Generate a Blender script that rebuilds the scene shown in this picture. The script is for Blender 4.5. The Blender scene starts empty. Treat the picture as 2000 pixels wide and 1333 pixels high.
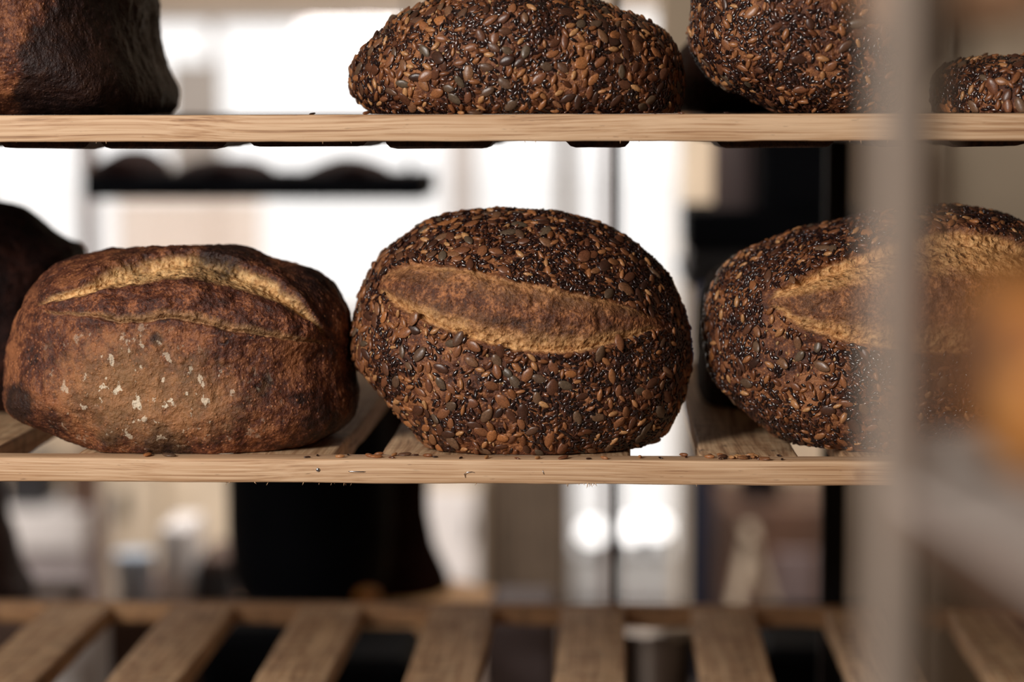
import bpy, math, random
import numpy as np
from mathutils import Vector, Matrix

# ------------------------------------------------------------------ camera
SC = bpy.context.scene
COL = SC.collection
F_PX = 4444.0                       # focal length in pixels of the 2000 x 1333 frame
CAM = Vector((0.0, -1.80, 1.44))
PITCH, YAW, ROLL = math.atan(451 / F_PX), math.radians(2.436), math.radians(0.12)
_F = Vector((-math.sin(YAW) * math.cos(PITCH), math.cos(YAW) * math.cos(PITCH), -math.sin(PITCH)))
_R = Vector((math.cos(YAW), math.sin(YAW), 0))
_U = _R.cross(_F)
_R, _U = (_R * math.cos(ROLL) - _U * math.sin(ROLL)), (_R * math.sin(ROLL) + _U * math.cos(ROLL))
cam = bpy.data.cameras.new('camera')
cam.sensor_width = 36.0
cam.lens = F_PX / 2000 * 36
cam.clip_start = 0.05
cam.dof.use_dof = True
cam.dof.focus_distance = 1.835
cam.dof.aperture_fstop = cam.lens / 40.0     # a 40 mm wide pupil
cam_o = bpy.data.objects.new('camera', cam)
COL.objects.link(cam_o)
M = Matrix((_R, _U, -_F)).transposed().to_4x4()
M.translation = CAM
cam_o.matrix_world = M
SC.camera = cam_o


def at(px, py, Y):
    """World point on the plane y = Y seen at a pixel of the photograph."""
    d = _R * ((px - 1000) / F_PX) + _U * (-(py - 666.5) / F_PX) + _F
    return CAM + d * ((Y - CAM.y) / d.y)


def lin(c, a=1.0):
    return tuple(((v / 255) / 12.92 if v / 255 <= .04045 else ((v / 255 + .055) / 1.055) ** 2.4) for v in c) + (a,)


# ------------------------------------------------------------------ light
SC.view_settings.view_transform = 'Standard'
SC.view_settings.look = 'None'
SC.view_settings.gamma = 1.0
SC.view_settings.exposure = 0.0
SC.view_settings.use_curve_mapping = False
SC.cycles.use_denoising = True
SC.cycles.max_bounces = 8
SC.cycles.sample_clamp_indirect = 4.0

W = bpy.data.worlds.new('overcast_sky')
SC.world = W
W.use_nodes = True
W.node_tree.nodes['Background'].inputs[0].default_value = (1.0, 0.972, 0.95, 1)
W.node_tree.nodes['Background'].inputs[1].default_value = 1.5


def area(name, loc, target, sx, sy, watts, col=(1, 1, 1)):
    l = bpy.data.lights.new(name, 'AREA')
    l.shape = 'RECTANGLE'
    l.size, l.size_y, l.energy, l.color = sx, sy, watts, col
    o = bpy.data.objects.new(name, l)
    COL.objects.link(o)
    o.location = loc
    o.rotation_euler = (Vector(target) - Vector(loc)).to_track_quat('-Z', 'Y').to_euler()
    return o


area('shop_window_light', (-1.45, -2.0, 2.1), (0.0, 0.05, 1.2), 0.65, 0.75, 66, (1.0, 0.93, 0.87))
area('back_room_fill', (-0.2, 2.3, 2.6), (-0.3, 4.4, 0.5), 2.4, 0.8, 105, (1.0, 0.92, 0.86))  # added fill that brightens the back wall; no such lamp is known there

# ------------------------------------------------------------------ noise
_rng = np.random.default_rng(7)
_perm = np.tile(_rng.permutation(256), 3)
_grad = _rng.normal(size=(256, 3))
_grad /= np.linalg.norm(_grad, axis=1)[:, None]


def perlin(P):
    P = np.asarray(P, float)
    i = np.floor(P).astype(int)
    f = P - i
    i &= 255
    u = f * f * f * (f * (f * 6 - 15) + 10)
    out = 0
    for dx in (0, 1):
        for dy in (0, 1):
            for dz in (0, 1):
                h = _perm[_perm[_perm[i[:, 0] + dx] + i[:, 1] + dy] + i[:, 2] + dz] & 255
                g = (_grad[h] * (f - np.array((dx, dy, dz)))).sum(1)
                w = (u[:, 0] if dx else 1 - u[:, 0]) * (u[:, 1] if dy else 1 - u[:, 1]) * (u[:, 2] if dz else 1 - u[:, 2])
                out = out + g * w
    return out * 1.5


def fbm(P, s, o=3, seed=0.0):
    P = np.asarray(P, float) * s + seed * 17.31 + 500
    r, a, n = 0, 1, 0
    for k in range(o):
        r = r + a * perlin(P)
        n += a
        P = P * 2.03 + 11.7
        a *= .5
    return r / n


def sstep(a, b, x):
    t = np.clip((x - a) / (b - a), 0, 1)
    return t * t * (3 - 2 * t)


# ------------------------------------------------------------------ materials
class NT:
    def __init__(self, name):
        self.m = bpy.data.materials.new(name)
        self.m.use_nodes = True
        self.t = self.m.node_tree
        self.b = self.t.nodes['Principled BSDF']

    def n(self, kind, **kw):
        nd = self.t.nodes.new(kind)
        ins = kw.pop('ins', {})
        for k, v in kw.items():
            setattr(nd, k, v)
        for k, v in ins.items():
            if hasattr(v, 'links'):
                self.t.links.new(v, nd.inputs[k])
            else:
                nd.inputs[k].default_value = v
        return nd

    def link(self, a, b):
        self.t.links.new(a, b)

    def coord(self, scale=(1, 1, 1), which='Object'):
        c = self.n('ShaderNodeTexCoord')
        mp = self.n('ShaderNodeMapping')
        mp.inputs['Scale'].default_value = scale
        self.link(c.outputs[which], mp.inputs[0])
        return mp.outputs[0]

    def noise(self, v, s, d=4, r=.55):
        return self.n('ShaderNodeTexNoise', ins={'Vector': v, 'Scale': s, 'Detail': d, 'Roughness': r}).outputs['Fac']

    def ramp(self, f, stops, interp='LINEAR'):
        r = self.n('ShaderNodeValToRGB')
        r.color_ramp.interpolation = interp
        e = r.color_ramp.elements
        while len(e) < len(stops):
            e.new(.5)
        for el, (p, c) in zip(e, stops):
            el.position = p
            el.color = lin(c) if len(c) == 3 else c
        self.link(f, r.inputs[0])
        return r.outputs[0]

    def mix(self, f, a, b, mode='MIX'):
        nd = self.n('ShaderNodeMix', data_type='RGBA', blend_type=mode)
        for s, v in ((nd.inputs['Factor'], f), (nd.inputs['A'], a), (nd.inputs['B'], b)):
            if hasattr(v, 'links'):
                self.link(v, s)
            elif isinstance(v, (int, float)):
                s.default_value = v
            else:
                s.default_value = lin(v) if len(v) == 3 else v
        return nd.outputs['Result']

    def math(self, op, a, b=0.0, clamp=False):
        nd = self.n('ShaderNodeMath', operation=op, use_clamp=clamp)
        for s, v in ((nd.inputs[0], a), (nd.inputs[1], b)):
            if hasattr(v, 'links'):
                self.link(v, s)
            else:
                s.default_value = v
        return nd.outputs[0]

    def attr(self, name):
        return self.n('ShaderNodeAttribute', attribute_name=name).outputs['Fac']

    def bump(self, h, dist, strength=1.0, normal=None):
        nd = self.n('ShaderNodeBump', ins={'Height': h, 'Distance': dist, 'Strength': strength})
        if normal is not None:
            self.link(normal, nd.inputs['Normal'])
        return nd.outputs[0]

    def done(self, col=None, rough=.6, normal=None, metal=0.0, spec=None):
        for k, v in (('Base Color', col), ('Roughness', rough), ('Normal', normal), ('Metallic', metal), ('Specular IOR Level', spec)):
            if v is None:
                continue
            if hasattr(v, 'links'):
                self.link(v, self.b.inputs[k])
            elif isinstance(v, (int, float)):
                self.b.inputs[k].default_value = v
            else:
                self.b.inputs[k].default_value = lin(v)
        return self.m


def plain(name, rgb, rough=.6, metal=0.0, var=.12, scale=9.0, spec=None):
    t = NT(name)
    v = t.coord()
    n = t.noise(v, scale, 3)
    dark = tuple(max(0, c * (1 - var)) for c in rgb)
    lite = tuple(min(255, c * (1 + var)) for c in rgb)
    return t.done(t.ramp(n, [(.3, dark), (.7, lite)]), rough, t.bump(n, .0006, .4), metal, spec)


def wood(name, c_dark, c_mid, c_lite, axis=0, rough=.62, spots=0.0, across=430.0):
    """Straight-grained timber: fine lines running along one axis, slow colour drift, dark flecks and stains."""
    t = NT(name)
    s = [across] * 3
    s[axis] = 3.0
    v = t.coord(tuple(s))
    wsc = [9.0] * 3
    wsc[axis] = 2.2
    warp = t.noise(t.coord(tuple(wsc)), 1.0, 2)
    vv = t.n('ShaderNodeVectorMath', operation='ADD')
    t.link(v, vv.inputs[0])
    cmb = t.n('ShaderNodeCombineXYZ')
    w2 = t.math('MULTIPLY', warp, 9.0)
    for k in range(3):
        if k != axis:
            t.link(w2, cmb.inputs[k])
    t.link(cmb.outputs[0], vv.inputs[1])
    g1 = t.noise(vv.outputs[0], 1.0, 3, .6)
    g2 = t.noise(vv.outputs[0], 2.7, 3, .6)
    g = t.math('ADD', t.math('MULTIPLY', g1, .6), t.math('MULTIPLY', g2, .4))
    col = t.ramp(g, [(.34, c_dark), (.45, c_mid), (.56, c_lite), (.68, tuple(min(255, c * 1.05) for c in c_lite))])
    bsc = [26.0] * 3
    bsc[axis] = 7.0
    big = t.noise(t.coord(tuple(bsc)), 1.0, 4, .6)
    col = t.mix(t.ramp(big, [(.42, (0, 0, 0)), (.8, (200, 200, 200))]), col, c_lite if not spots else c_dark)
    fsc = [900.0] * 3
    fsc[axis] = 90.0
    fl = t.noise(t.coord(tuple(fsc)), 1.0, 1)
    col = t.mix(t.math('MULTIPLY', t.ramp(fl, [(.70, (0, 0, 0)), (.78, (255, 255, 255))]), .6), col, tuple(c * .5 for c in c_dark))
    if spots:
        ssc = [26.0, 26.0, 26.0]
        ssc[axis] = 60.0
        saw = t.noise(t.coord(tuple(ssc)), 1.0, 4, .65)
        col = t.mix(t.math('MULTIPLY', t.ramp(saw, [(.5, (0, 0, 0)), (.68, (255, 255, 255))]), .55), col, tuple(c * .62 for c in c_dark))
        sp = t.noise(t.coord((1, 1, 1)), 75.0, 2)
        col = t.mix(t.math('MULTIPLY', t.ramp(sp, [(.66, (0, 0, 0)), (.72, (255, 255, 255))]), spots), col, (50, 30, 18))
    else:
        kn = t.noise(t.coord((22, 22, 22)), 1.0, 2)
        col = t.mix(t.math('MULTIPLY', t.ramp(kn, [(.70, (0, 0, 0)), (.78, (255, 255, 255))]), .45), col, c_dark)
    return t.done(col, rough, t.bump(g, .0005, .6))


def crust(name, dark, mid, lite, crumb, flour=False, spec=.35):
    """Baked crust: mottled browns, blisters, pale torn crumb where the attribute 'crumb' says so, burnt or shade-dark where 'char' says so."""
    t = NT(name)
    v = t.coord()
    n1 = t.noise(v, 34.0, 5, .62)
    n2 = t.noise(v, 130.0, 4, .65)
    n3 = t.noise(v, 420.0, 3, .6)
    f = t.math('ADD', t.math('MULTIPLY', n1, .5), t.math('ADD', t.math('MULTIPLY', n2, .3), t.math('MULTIPLY', n3, .2)))
    col = t.ramp(f, [(.40, dark), (.49, mid), (.58, lite)])
    # small pale blisters
    vo = t.n('ShaderNodeTexVoronoi', ins={'Vector': v, 'Scale': 320.0, 'Randomness': 1.0})
    gate = t.ramp(t.n('ShaderNodeSeparateColor', ins={0: vo.outputs['Color']}).outputs[0], [(.50, (0, 0, 0)), (.75, (255, 255, 255))])
    dot = t.ramp(vo.outputs['Distance'], [(.12, (255, 255, 255)), (.42, (0, 0, 0))])
    bl = t.math('MULTIPLY', gate, dot)
    col = t.mix(t.math('MULTIPLY', bl, .62), col, tuple(min(255, c * 1.25 + 12) for c in lite))
    vo2 = t.n('ShaderNodeTexVoronoi', ins={'Vector': v, 'Scale': 95.0, 'Randomness': 1.0})
    gate2 = t.ramp(t.n('ShaderNodeSeparateColor', ins={0: vo2.outputs['Color']}).outputs[0], [(.80, (0, 0, 0)), (.86, (255, 255, 255))])
    bl2 = t.math('MULTIPLY', gate2, t.ramp(vo2.outputs['Distance'], [(.1, (255, 255, 255)), (.34, (0, 0, 0))]))
    col = t.mix(t.math('MULTIPLY', bl2, .5), col, lite)
    # inside of the slash
    sl = t.attr('slash')
    n4 = t.noise(v, 75.0, 5, .7)
    scol = t.ramp(t.math('ADD', t.math('MULTIPLY', n4, .6), t.math('MULTIPLY', n3, .4)), [(.34, dark), (.5, mid), (.66, tuple(min(255, c * 1.2) for c in lite))])
    col = t.mix(sl, col, scol)
    cr = t.attr('crumb')
    ccol = t.ramp(t.math('ADD', t.math('MULTIPLY', t.noise(v, 150.0, 4, .7), .6), t.math('MULTIPLY', n3, .4)),
                  [(.30, (96, 54, 28)), (.44, tuple(c * d for c, d in zip(crumb, (.84, .76, .68)))), (.58, crumb)])
    cfac = t.math('MULTIPLY', cr, t.ramp(n2, [(.2, (130, 130, 130)), (.5, (255, 255, 255))]))
    col = t.mix(cfac, col, ccol)
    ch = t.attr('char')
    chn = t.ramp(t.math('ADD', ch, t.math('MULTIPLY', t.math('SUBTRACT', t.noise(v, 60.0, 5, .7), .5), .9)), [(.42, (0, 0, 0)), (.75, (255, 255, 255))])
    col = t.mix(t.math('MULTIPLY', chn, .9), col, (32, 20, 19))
    rough = .55
    if flour:
        fl = t.attr('flour')
        fn = t.ramp(t.math('ADD', t.math('MULTIPLY', fl, .62), t.math('SUBTRACT', t.math('MULTIPLY', n4, .8), .42)), [(.10, (0, 0, 0)), (.5, (255, 255, 255))])
        col = t.mix(t.math('MULTIPLY', fn, .55), col, (180, 134, 90))
        sh = t.math('MULTIPLY', fl, t.ramp(t.noise(t.coord((1, 1, .8)), 100.0, 4, .6), [(.60, (0, 0, 0)), (.625, (255, 255, 255))]))
        col = t.mix(sh, col, (232, 216, 190))
    n5 = t.noise(t.coord((1, 1, .55)), 62.0, 5, .7)
    h = t.math('ADD', t.math('ADD', t.math('MULTIPLY', n2, .9), t.math('MULTIPLY', n5, 1.1)), t.math('ADD', t.math('MULTIPLY', n3, .5), t.math('ADD', t.math('MULTIPLY', bl, .25), t.math('MULTIPLY', bl2, .5))))
    holes = t.n('ShaderNodeTexVoronoi', ins={'Vector': v, 'Scale': 160.0})
    hh = t.math('MULTIPLY', cr, t.ramp(holes.outputs['Distance'], [(.15, (0, 0, 0)), (.5, (255, 255, 255))]))
    h = t.math('ADD', h, t.math('MULTIPLY', hh, .8))
    return t.done(col, rough, t.bump(h, .0026, .95), 0.0, spec)


def seedmat(name, stops, rough=.38, scale=900.0, spec=.5):
    t = NT(name)
    g = t.n('ShaderNodeNewGeometry')
    oi = t.n('ShaderNodeObjectInfo')
    r = t.math('FRACT', t.math('ADD', g.outputs['Random Per Island'], oi.outputs['Random']))
    col = t.ramp(r, stops)
    n = t.noise(t.coord(), scale, 2)
    col = t.mix(t.math('MULTIPLY', t.ramp(n, [(.4, (0, 0, 0)), (.7, (255, 255, 255))]), .45), col, tuple(c * .45 for c in stops[0][1]))
    return t.done(col, rough, t.bump(n, .0002, .5), 0.0, spec)


MT = {}
MT['rail'] = wood('pale_pine_rail', (136, 95, 62), (194, 153, 114), (220, 186, 150), 0)
MT['rear_rail'] = wood('worn_pine_rail', (112, 78, 50), (160, 116, 78), (188, 146, 102), 0, spots=.4)
MT['slat'] = wood('worn_pine_slat', (128, 94, 66), (188, 148, 110), (220, 186, 146), 1, spots=.85, across=200.0)
MT['dark_slat'] = wood('stained_dark_slat', (34, 22, 17), (58, 39, 28), (84, 58, 42), 1, spots=.5, across=200.0)
MT['board'] = wood('brown_board', (92, 64, 44), (128, 94, 68), (150, 114, 84), 0)
MT['seed_crust'] = crust('seeded_loaf_crust', (46, 24, 18), (100, 58, 38), (162, 107, 68), (232, 182, 122))
MT['plain_crust'] = crust('dark_plain_crust', (40, 21, 17), (90, 49, 34), (150, 95, 61), (240, 198, 138), flour=True)
MT['shaded_crust'] = crust('shaded_crust', (22, 15, 15), (36, 22, 20), (58, 34, 28), (90, 60, 40), spec=.08)  # near-black: shade and silhouette of the back loaves put into the colour
MT['gold_crust'] = crust('golden_crust', (104, 56, 22), (158, 96, 38), (200, 140, 66), (230, 180, 110))
MT['pumpkin'] = seedmat('pumpkin_seed_brown', [(0, (58, 38, 30)), (.25, (104, 64, 44)), (.45, (98, 84, 68)), (.6, (150, 98, 64)), (.8, (116, 72, 50)), (.92, (182, 118, 70)), (1, (86, 76, 64))], .36)
MT['sunflower'] = seedmat('sunflower_kernel_brown', [(0, (92, 52, 32)), (.35, (138, 86, 52)), (.7, (168, 112, 70)), (1, (200, 150, 100))], .36)
MT['flax'] = seedmat('flax_seed_dark', [(0, (30, 19, 19)), (.55, (48, 28, 25)), (.85, (84, 48, 34)), (1, (130, 80, 50))], .2, spec=.8)
MT['sesame'] = seedmat('sesame_pale', [(0, (160, 116, 72)), (1, (206, 168, 118))], .5)
MT['steel'] = plain('brushed_steel', (176, 168, 160), .28, 1.0, .05, 14)
MT['post'] = plain('satin_grey_steel', (196, 182, 170), .33, .65, .04, 14)
MT['tray'] = plain('grey_painted_board', (164, 156, 150), .6, 0, .05, 8)
MT['dark_steel'] = plain('dark_painted_steel', (22, 20, 21), .6, 0.0, .15, 9, .2)
MT['wire'] = plain('bright_staple_wire', (214, 214, 218), .25, 1.0, .04)
MT['black'] = plain('black_enamel', (8, 10, 15), .75, 0, .2, 9, .08)
MT['charcoal'] = plain('charcoal_plastic', (38, 37, 40), .55, 0, .15)
MT['brown_sack'] = plain('dark_brown_jute', (40, 26, 24), .9, 0, .2, 30, .05)
MT['wall'] = plain('warm_grey_plaster', (202, 184, 160), .9, 0, .05, 3)
MT['bulkhead'] = plain('taupe_plaster', (150, 136, 120), .9, 0, .05, 3)
MT['floor'] = plain('grey_brown_floor', (112, 98, 90), .45, 0, .15, 4)
MT['frame'] = plain('grey_window_frame', (176, 172, 170), .5, 0, .05)
MT['panel'] = plain('mid_grey_panel', (150, 145, 140), .6, 0, .05)
MT['cream'] = plain('cream_paint', (205, 190, 168), .6, 0, .06)
MT['lilac'] = plain('lilac_grey_paint', (176, 168, 170), .6, 0, .06)
MT['white'] = plain('white_plastic', (232, 229, 228), .45, 0, .03)
MT['blue'] = plain('pale_blue_plastic', (176, 192, 210), .4, 0, .06)
MT['navy'] = plain('navy_cloth', (40, 44, 66), .9, 0, .2, 20)
MT['curtain'] = plain('brown_linen', (104, 90, 76), .9, 0, .15, 20)
MT['umber'] = plain('dark_brown_wood', (78, 56, 44), .6, 0, .2, 12)
MT['mauve'] = plain('mauve_grey_plastic', (112, 98, 98), .6, 0, .1)
MT['tan'] = wood('tan_wood', (168, 112, 62), (206, 152, 94), (226, 178, 120), 0)
MT['sunlit_ground'] = plain('sunlit_white_ground', (238, 237, 236), .9, 0, .04, 2)  # sunlit brightness of the far ground put into a near-white colour
MT['ladder'] = plain('bleached_wood', (150, 136, 118), .7, 0, .1, 12)
MT['pavement'] = plain('grey_paving', (150, 146, 142), .9, 0, .06, 2)
t = NT('highlight_glow')
t.b.inputs['Emission Color'].default_value = (1, .97, .95, 1)
t.b.inputs['Emission Strength'].default_value = 3.5
MT['glow'] = t.m
t = NT('clear_glass')
tr = t.n('ShaderNodeBsdfTransparent')
gl = t.n('ShaderNodeBsdfGlossy', ins={'Roughness': .02})
mx = t.n('ShaderNodeMixShader', ins={0: .06})
t.link(tr.outputs[0], mx.inputs[1])
t.link(gl.outputs[0], mx.inputs[2])
t.link(mx.outputs[0], t.t.nodes['Material Output'].inputs[0])
MT['glass'] = t.m
t = NT('sheer_voile')
df = t.n('ShaderNodeBsdfDiffuse', ins={'Color': lin((232, 222, 212))})
tl = t.n('ShaderNodeBsdfTranslucent', ins={'Color': lin((244, 236, 230))})
tp = t.n('ShaderNodeBsdfTransparent', ins={'Color': lin((255, 250, 246))})
m1 = t.n('ShaderNodeMixShader', ins={0: .6})
m2 = t.n('ShaderNodeMixShader', ins={0: .42})
t.link(df.outputs[0], m1.inputs[1]); t.link(tl.outputs[0], m1.inputs[2])
t.link(m1.outputs[0], m2.inputs[1]); t.link(tp.outputs[0], m2.inputs[2])
t.link(m2.outputs[0], t.t.nodes['Material Output'].inputs[0])
MT['sheer'] = t.m


# ------------------------------------------------------------------ mesh helpers
def mesh(name, V, Fq, mat, parent=None, smooth=True, attrs=None, matidx=None):
    """V (n,3) float array, Fq (m,k) int array (or list of lists). Links ONE object."""
    me = bpy.data.meshes.new(name)
    V = np.asarray(V, np.float32)
    if isinstance(Fq, np.ndarray):
        k = Fq.shape[1]
        me.vertices.add(len(V))
        me.vertices.foreach_set('co', V.ravel())
        me.loops.add(Fq.size)
        me.loops.foreach_set('vertex_index', Fq.astype(np.int32).ravel())
        me.polygons.add(len(Fq))
        me.polygons.foreach_set('loop_start', np.arange(0, Fq.size, k, dtype=np.int32))
        if matidx is not None:
            me.polygons.foreach_set('material_index', np.asarray(matidx, np.int32))
        me.update(calc_edges=True)
    else:
        me.from_pydata([tuple(p) for p in V], [], Fq)
    for m in (mat if isinstance(mat, (list, tuple)) else [mat]):
        me.materials.append(m)
    me.polygons.foreach_set('use_smooth', np.full(len(me.polygons), smooth, dtype=bool))
    for kx, a in (attrs or {}).items():
        at_ = me.attributes.new(kx, 'FLOAT', 'POINT')
        at_.data.foreach_set('value', np.asarray(a, np.float32))
    me.validate()
    o = bpy.data.objects.new(name, me)
    COL.objects.link(o)
    if parent is not None:
        o.parent = parent
    return o


def tag(o, label, cat, group=None):
    o['label'], o['category'] = label, cat
    if group:
        o['group'] = group
    return o


def thing(name, label, cat, loc=(0, 0, 0), group=None):
    o = bpy.data.objects.new(name, None)
    o.empty_display_size = .05
    COL.objects.link(o)
    o.location = loc
    return tag(o, label, cat, group)


def local(o, parent):
    """Parent a world-space mesh to a thing without moving it."""
    o.parent = parent
    o.matrix_parent_inverse = Matrix.Translation(-Vector(parent.location))
    return o


def origin(o, p):
    """Move a mesh object's origin to the world point p."""
    p = Vector(p)
    o.data.transform(Matrix.Translation(-p))
    o.location = p
    return o


def rbox(lo, hi, r=.003):
    """Bevelled box: rounded in all three edges directions by one chamfer."""
    lo, hi = np.array(lo, float), np.array(hi, float)
    r = min(r, *(0.45 * (hi - lo)))
    V, idx = [], {}
    for a in range(3):
        for sx in (0, 1):
            for sy in (0, 1):
                for sz in (0, 1):
                    s = (sx, sy, sz)
                    p = [(hi[k] if s[k] else lo[k]) + (0 if k == a else (-r if s[k] else r)) for k in range(3)]
                    idx[(a, s)] = len(V)
                    V.append(p)
    # vertex (a, s): lies on the face normal a, corner s
    Fc = []
    for a in range(3):
        b, c = (a + 1) % 3, (a + 2) % 3
        for sa in (0, 1):
            q = []
            for (sb, sc_) in ((0, 0), (1, 0), (1, 1), (0, 1)):
                s = [0, 0, 0]
                s[a], s[b], s[c] = sa, sb, sc_
                q.append(idx[(a, tuple(s))])
            Fc.append(q if sa else q[::-1])
    for a in range(3):
        b, c = (a + 1) % 3, (a + 2) % 3
        for sb in (0, 1):
            for sc_ in (0, 1):
                s0, s1 = [0, 0, 0], [0, 0, 0]
                s0[a], s1[a] = 0, 1
                s0[b] = s1[b] = sb
                s0[c] = s1[c] = sc_
                q = [idx[(b, tuple(s0))], idx[(b, tuple(s1))], idx[(c, tuple(s1))], idx[(c, tuple(s0))]]
                Fc.append(q if sb == sc_ else q[::-1])
    for sx in (0, 1):
        for sy in (0, 1):
            for sz in (0, 1):
                s = (sx, sy, sz)
                q = [idx[(0, s)], idx[(1, s)], idx[(2, s)]]
                Fc.append(q if (sx + sy + sz) % 2 == 1 else q[::-1])
    return V, Fc


def box(name, lo, hi, mat, parent=None, r=.003):
    V, Fc = rbox([min(a, b) for a, b in zip(lo, hi)], [max(a, b) for a, b in zip(lo, hi)], r)
    o = mesh(name, V, Fc, mat, None, smooth=False)
    if parent is not None:
        local(o, parent)
    return o


def pbox(name, x0, y0, x1, y1, Y, depth, mat, parent=None, r=.004):
    """Box whose front face, on the plane y = Y, spans a rectangle of the photograph."""
    a, b = at(x0, y0, Y), at(x1, y1, Y)
    return box(name, (a.x, Y, b.z), (b.x, Y + depth, a.z), mat, parent, r)


def lathe(name, prof, loc, mat, parent=None, seg=48, axis='Z', wob=0.0):
    V, Fc = [], []
    for (r, z) in prof:
        for k in range(seg):
            a = 2 * math.pi * k / seg
            rr = r * (1 + wob * math.sin(3 * a + z * 20) + wob * .6 * math.sin(5 * a - z * 33))
            V.append((loc[0] + rr * math.cos(a), loc[1] + rr * math.sin(a), loc[2] + z))
    n = len(prof)
    for i in range(n - 1):
        for k in range(seg):
            k2 = (k + 1) % seg
            Fc.append([i * seg + k, i * seg + k2, (i + 1) * seg + k2, (i + 1) * seg + k])
    Fc.append(list(range(seg))[::-1])
    Fc.append([(n - 1) * seg + k for k in range(seg)])
    o = mesh(name, V, Fc, mat, None)
    if parent is not None:
        local(o, parent)
    return o


def tube(name, pts, r, mat, parent=None, seg=10):
    pts = [Vector(p) for p in pts]
    V, Fc = [], []
    for i, p in enumerate(pts):
        d = (pts[min(i + 1, len(pts) - 1)] - pts[max(i - 1, 0)]).normalized()
        u = d.cross(Vector((0.3, .2, 1)) if abs(d.z) < .9 else Vector((1, .1, 0))).normalized()
        w = d.cross(u)
        rr = r[i] if isinstance(r, (list, tuple)) else r
        for k in range(seg):
            a = 2 * math.pi * k / seg
            V.append(p + u * math.cos(a) * rr + w * math.sin(a) * rr)
    for i in range(len(pts) - 1):
        for k in range(seg):
            k2 = (k + 1) % seg
            Fc.append([i * seg + k, i * seg + k2, (i + 1) * seg + k2, (i + 1) * seg + k])
    Fc.append(list(range(seg))[::-1])
    Fc.append([(len(pts) - 1) * seg + k for k in range(seg)])
    o = mesh(name, V, Fc, mat, None)
    if parent is not None:
        local(o, parent)
    return o


def plank(name, p0, p1, width, thick, axis, mat, parent, seed, wob=.0006, wane=0.0, r=.0025, n=160, scarf=None):
    """Sawn timber along axis 0 (x) or 1 (y) from p0 to p1. p0/p1 hold the ends of one top edge (front edge for rails, left edge
    for slats); `wane` makes the underside swell and shrink the way rough boards do."""
    L = p1[axis] - p0[axis]
    prof = []
    for (cy, cz) in ((0, 0), (1, 0), (1, -1), (0, -1)):
        for k in range(4):
            a = {(0, 0): (math.pi, -math.pi / 2), (1, 0): (math.pi / 2, -math.pi / 2), (1, -1): (0, -math.pi / 2), (0, -1): (-math.pi / 2, -math.pi / 2)}[(cy, cz)]
            th = a[0] + a[1] * k / 3
            oy = (r if cy == 0 else width - r) + r * math.cos(th)
            oz = (-r if cz == 0 else -thick + r) + r * math.sin(th)
            prof.append((oy, oz))
    # extra points on the faces
    prof = np.array(prof)
    ts = np.linspace(0, 1, n)
    V = []
    for t_ in ts:
        base = np.array(p0, float) + (np.array(p1, float) - np.array(p0, float)) * t_
        for (oy, oz) in prof:
            q = base.copy()
            q[1 - axis] += oy
            q[2] += oz
            V.append(q)
    V = np.array(V)
    s = np.array([1.0, 1.0, 1.0])
    s[axis] = .25
    d1 = fbm(V * s, 60, 3, seed)
    d2 = fbm(V * s, 60, 3, seed + 3)
    V[:, 1 - axis] += d1 * wob
    low = (np.tile(prof[:, 1], n) < -thick * .5)
    V[:, 2] += np.where(low, d2 * wob * 1.6, d2 * wob * .6)
    if wane:
        side = np.tile(prof[:, 0], n) / width
        wv = fbm(np.c_[V[:, axis] * 1.0, np.full(len(V), seed * 3.1), np.round(side)], 14 if axis == 0 else 9, 2, seed)
        V[:, 2] += np.where(low, wv * wane, 0)
    m = len(prof)
    Fc = []
    for i in range(n - 1):
        for k in range(m):
            k2 = (k + 1) % m
            Fc.append([i * m + k, i * m + k2, (i + 1) * m + k2, (i + 1) * m + k])
    Fc.append(list(range(m))[::-1])
    Fc.append([(n - 1) * m + k for k in range(m)])
    if axis == 0:
        Fc = [q[::-1] for q in Fc]
    o = mesh(name, V, Fc, mat, None, smooth=True)
    es = o.modifiers.new('edges', 'EDGE_SPLIT')
    es.split_angle = math.radians(50)
    if parent is not None:
        local(o, parent)
    return o


# ------------------------------------------------------------------ loaves
def cube_sphere(n):
    g = np.tan(np.linspace(-math.pi / 4, math.pi / 4, n + 1))
    A, B = np.meshgrid(g, g, indexing='ij')
    one = np.ones_like(A)
    faces = [(one, A, B), (-one, B, A), (B, one, A), (A, -one, B), (A, B, one), (B, A, -one)]
    V, Q = [], []
    ii = np.arange((n + 1) ** 2).reshape(n + 1, n + 1)
    q = np.stack([ii[:-1, :-1], ii[1:, :-1], ii[1:, 1:], ii[:-1, 1:]], -1).reshape(-1, 4)
    for k, f in enumerate(faces):
        V.append(np.stack(f, -1).reshape(-1, 3))
        Q.append(q + k * (n + 1) ** 2)
    V, Q = np.concatenate(V), np.concatenate(Q)
    V /= np.linalg.norm(V, axis=1)[:, None]
    key = np.round(V * 1e5).astype(np.int64)
    _, first, inv = np.unique(key, axis=0, return_index=True, return_inverse=True)
    return V[first], inv.reshape(-1)[Q]


_CS = {}


def closed_curve(P, m=12):
    P = np.array(P, float)
    n = len(P)
    out = []
    for i in range(n):
        a, b, c, d = P[i - 1], P[i], P[(i + 1) % n], P[(i + 2) % n]
        for k in range(m):
            t_ = k / m
            out.append(.5 * ((2 * b) + (-a + c) * t_ + (2 * a - 5 * b + 4 * c - d) * t_ ** 2 + (-a + 3 * b - 3 * c + d) * t_ ** 3))
    return np.array(out)


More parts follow.
